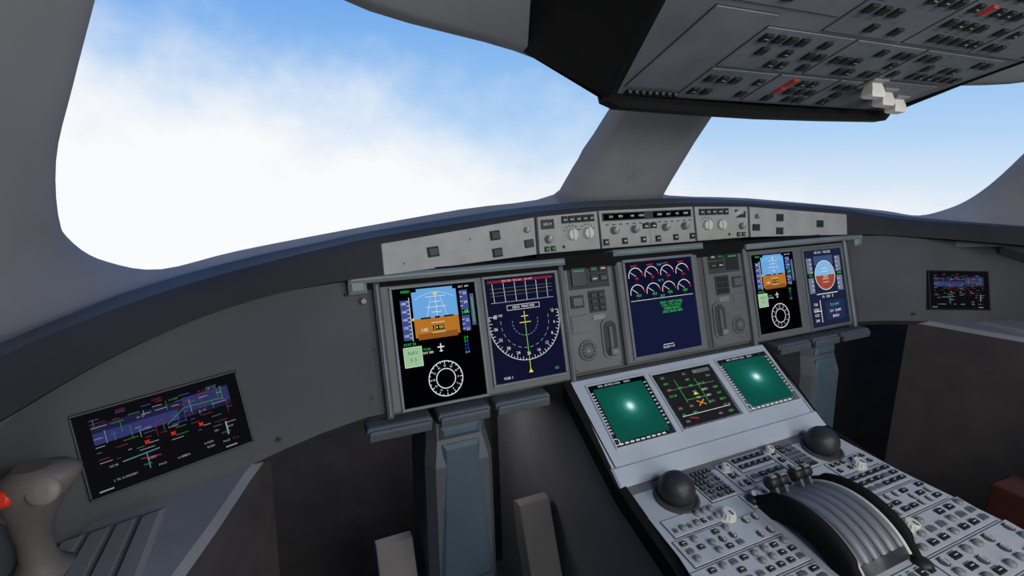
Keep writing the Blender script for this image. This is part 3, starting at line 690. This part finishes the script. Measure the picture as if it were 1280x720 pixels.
osub(-.07,.055,.006,.082,5,3,.55,((1,2),(1,1)))
osub(.06,.115,.006,.082,2,3,.6)
osub(.12,.297,.006,.090,1,1,0)
osub(-.20,-.04,.087,.17,7,3,.6);osub(-.035,.115,.087,.17,7,3,.6);osub(.12,.32,.095,.17,8,3,.6)
osub(-.33,-.12,.20,.30,7,3,.5);osub(-.115,.04,.175,.30,6,4,.65);osub(.045,.2,.175,.30,6,4,.6,((1,2),));osub(.205,.36,.175,.30,6,4,.6)
osub(-.36,-.02,.305,.5,10,5,.6);osub(-.015,.4,.305,.5,12,5,.6)
for cx,cv in((.135,.082),(.198,.060),(.262,.042)):
    b.box(OF,cx-.018,cx+.018,cv-.014,cv+.014,.002,.005,knobg,.001)
    G=Fr(OF(cx,cv,.004),(1,0,0),ov,ovn)
    b.rings([[G(-.012,-.006,0),G(.012,-.006,0),G(.012,.006,0),G(-.012,.006,0)],[G(-.015,-.011,.009),G(.015,-.011,.009),G(.015,.006,.011),G(-.015,.006,.011)],[G(-.017,-.013,.016),G(.017,-.013,.016),G(.017,.005,.018),G(-.017,.005,.018)],[G(-.014,-.010,.020),G(.014,-.010,.020),G(.014,.003,.022),G(-.014,.003,.022)]],knobw,True,False)
b.out('overhead_panel')
# ---------------- copilot seat
b=B()
b.box(WORLD,.40,.80,-1.10,-.68,.36,.47,brown,.03);b.box(WORLD,.42,.78,-1.22,-1.10,.44,1.1,brown,.03)
b.box(WORLD,.50,.70,-1.2,-.8,.0,.36,groove,.01)
for x in(.475,.78): b.box(WORLD,x,x+.055,-1.1,-.453,.535,.620,brown,.015);b.box(WORLD,x+.01,x+.045,-1.08,-1.02,.4,.57,groove,.004)
b.out('copilot_seat',bevel=.008)
# ---------------- world
w=bpy.data.worlds.new('sky');sc.world=w;w.use_nodes=True;nt=w.node_tree;nt.nodes.clear()
N=nt.nodes.new;Lk=nt.links.new
tc=N('ShaderNodeTexCoord');sp=N('ShaderNodeSeparateXYZ');Lk(tc.outputs['Generated'],sp.inputs[0])
def mth(op,a,b_=None,c=None):
    m=N('ShaderNodeMath');m.operation=op
    for i,v in enumerate((a,b_,c)):
        if v is None: continue
        if isinstance(v,(int,float)): m.inputs[i].default_value=v
        else: Lk(v,m.inputs[i])
    return m.outputs[0]
mr=N('ShaderNodeMapRange');mr.inputs['From Min'].default_value=-.2;mr.inputs['From Max'].default_value=.5;Lk(sp.outputs['Z'],mr.inputs['Value'])
rp=N('ShaderNodeValToRGB');Lk(mr.outputs[0],rp.inputs[0]);els=rp.color_ramp.elements
els[0].position=0;els[0].color=lin((248,244,236))+(1,);els[1].position=1;els[1].color=lin((84,140,222))+(1,)
for p,c in((.15,(240,243,246)),(.25,(210,228,247)),(.35,(178,211,245)),(.48,(148,193,241)),(.64,(118,172,236))): q_=els.new(p);q_.color=lin(c)+(1,)
mp=N('ShaderNodeMapping');mp.inputs['Scale'].default_value=(1,1,1.2);mp.inputs['Location'].default_value=(.3,.2,.1);Lk(tc.outputs['Generated'],mp.inputs[0])
nz=N('ShaderNodeTexNoise');nz.inputs['Scale'].default_value=3.2;nz.inputs['Detail'].default_value=5;nz.inputs['Roughness'].default_value=.55;Lk(mp.outputs[0],nz.inputs['Vector'])
n2=N('ShaderNodeTexNoise');n2.inputs['Scale'].default_value=9.;n2.inputs['Detail'].default_value=5;n2.inputs['Roughness'].default_value=.55;Lk(mp.outputs[0],n2.inputs['Vector'])
v=mth('ADD',mth('ADD',mth('MULTIPLY_ADD',nz.outputs['Fac'],1.0,-.11),mth('MULTIPLY',n2.outputs['Fac'],.5)),mth('ADD',mth('MULTIPLY',sp.outputs['X'],-.80),mth('MULTIPLY',sp.outputs['Z'],-2.9)))
m2=N('ShaderNodeMapRange');m2.interpolation_type='SMOOTHSTEP';m2.inputs['From Min'].default_value=-.05;m2.inputs['From Max'].default_value=.70;Lk(v,m2.inputs['Value'])
mx=N('ShaderNodeMixRGB');Lk(m2.outputs[0],mx.inputs[0]);Lk(rp.outputs[0],mx.inputs[1]);mx.inputs[2].default_value=lin((250,251,252))+(1,)
bg=N('ShaderNodeBackground');Lk(mx.outputs[0],bg.inputs[0]);bg.inputs[1].default_value=1.0
ow=N('ShaderNodeOutputWorld');Lk(bg.outputs[0],ow.inputs[0])
# ---------------- lights
def area(name,loc,tgt,size,en,col=(1,1,1)):
    l=bpy.data.lights.new(name,'AREA');l.shape='DISK';l.size=size;l.energy=en;l.color=col
    o=bpy.data.objects.new(name,l);bpy.context.collection.objects.link(o);o.location=loc
    o.rotation_euler=(V(tgt)-V(loc)).to_track_quat('-Z','Y').to_euler();return o
area('cabin_fill',(-.45,-1.35,1.48),(-.3,0,.85),.45,8,(1,1,1))  # added fill under the aft ceiling to brighten the interior, no fixture modelled
area('cabin_fill.001',(.45,-1.35,1.48),(.3,0,.85),.45,8,(1,1,1))  # matching added fill on the right side
area('rear_fill',(0,-1.95,.95),(0,0,1.1),.9,8,(1,1,1))  # added broad frontal fill behind the camera, no door lamp exists here
area('footwell_fill',(-.45,.16,.73),(-.45,.12,0),.12,.5,(1,.97,.94))  # added weak fill to lift the dark space under the panel
area('footwell_fill.001',(.45,.16,.73),(.45,.12,0),.12,.5,(1,.97,.94))  # same added fill under the right half of the panel
# ---------------- camera
cd=bpy.data.cameras.new('camera');cd.sensor_width=36;cd.lens=18;cd.clip_start=.01
co=bpy.data.objects.new('camera',cd);bpy.context.collection.objects.link(co)
co.location=(-.741,-.873,1.216);co.rotation_euler=(math.pi/2-.243,0,-.422)
sc.camera=co
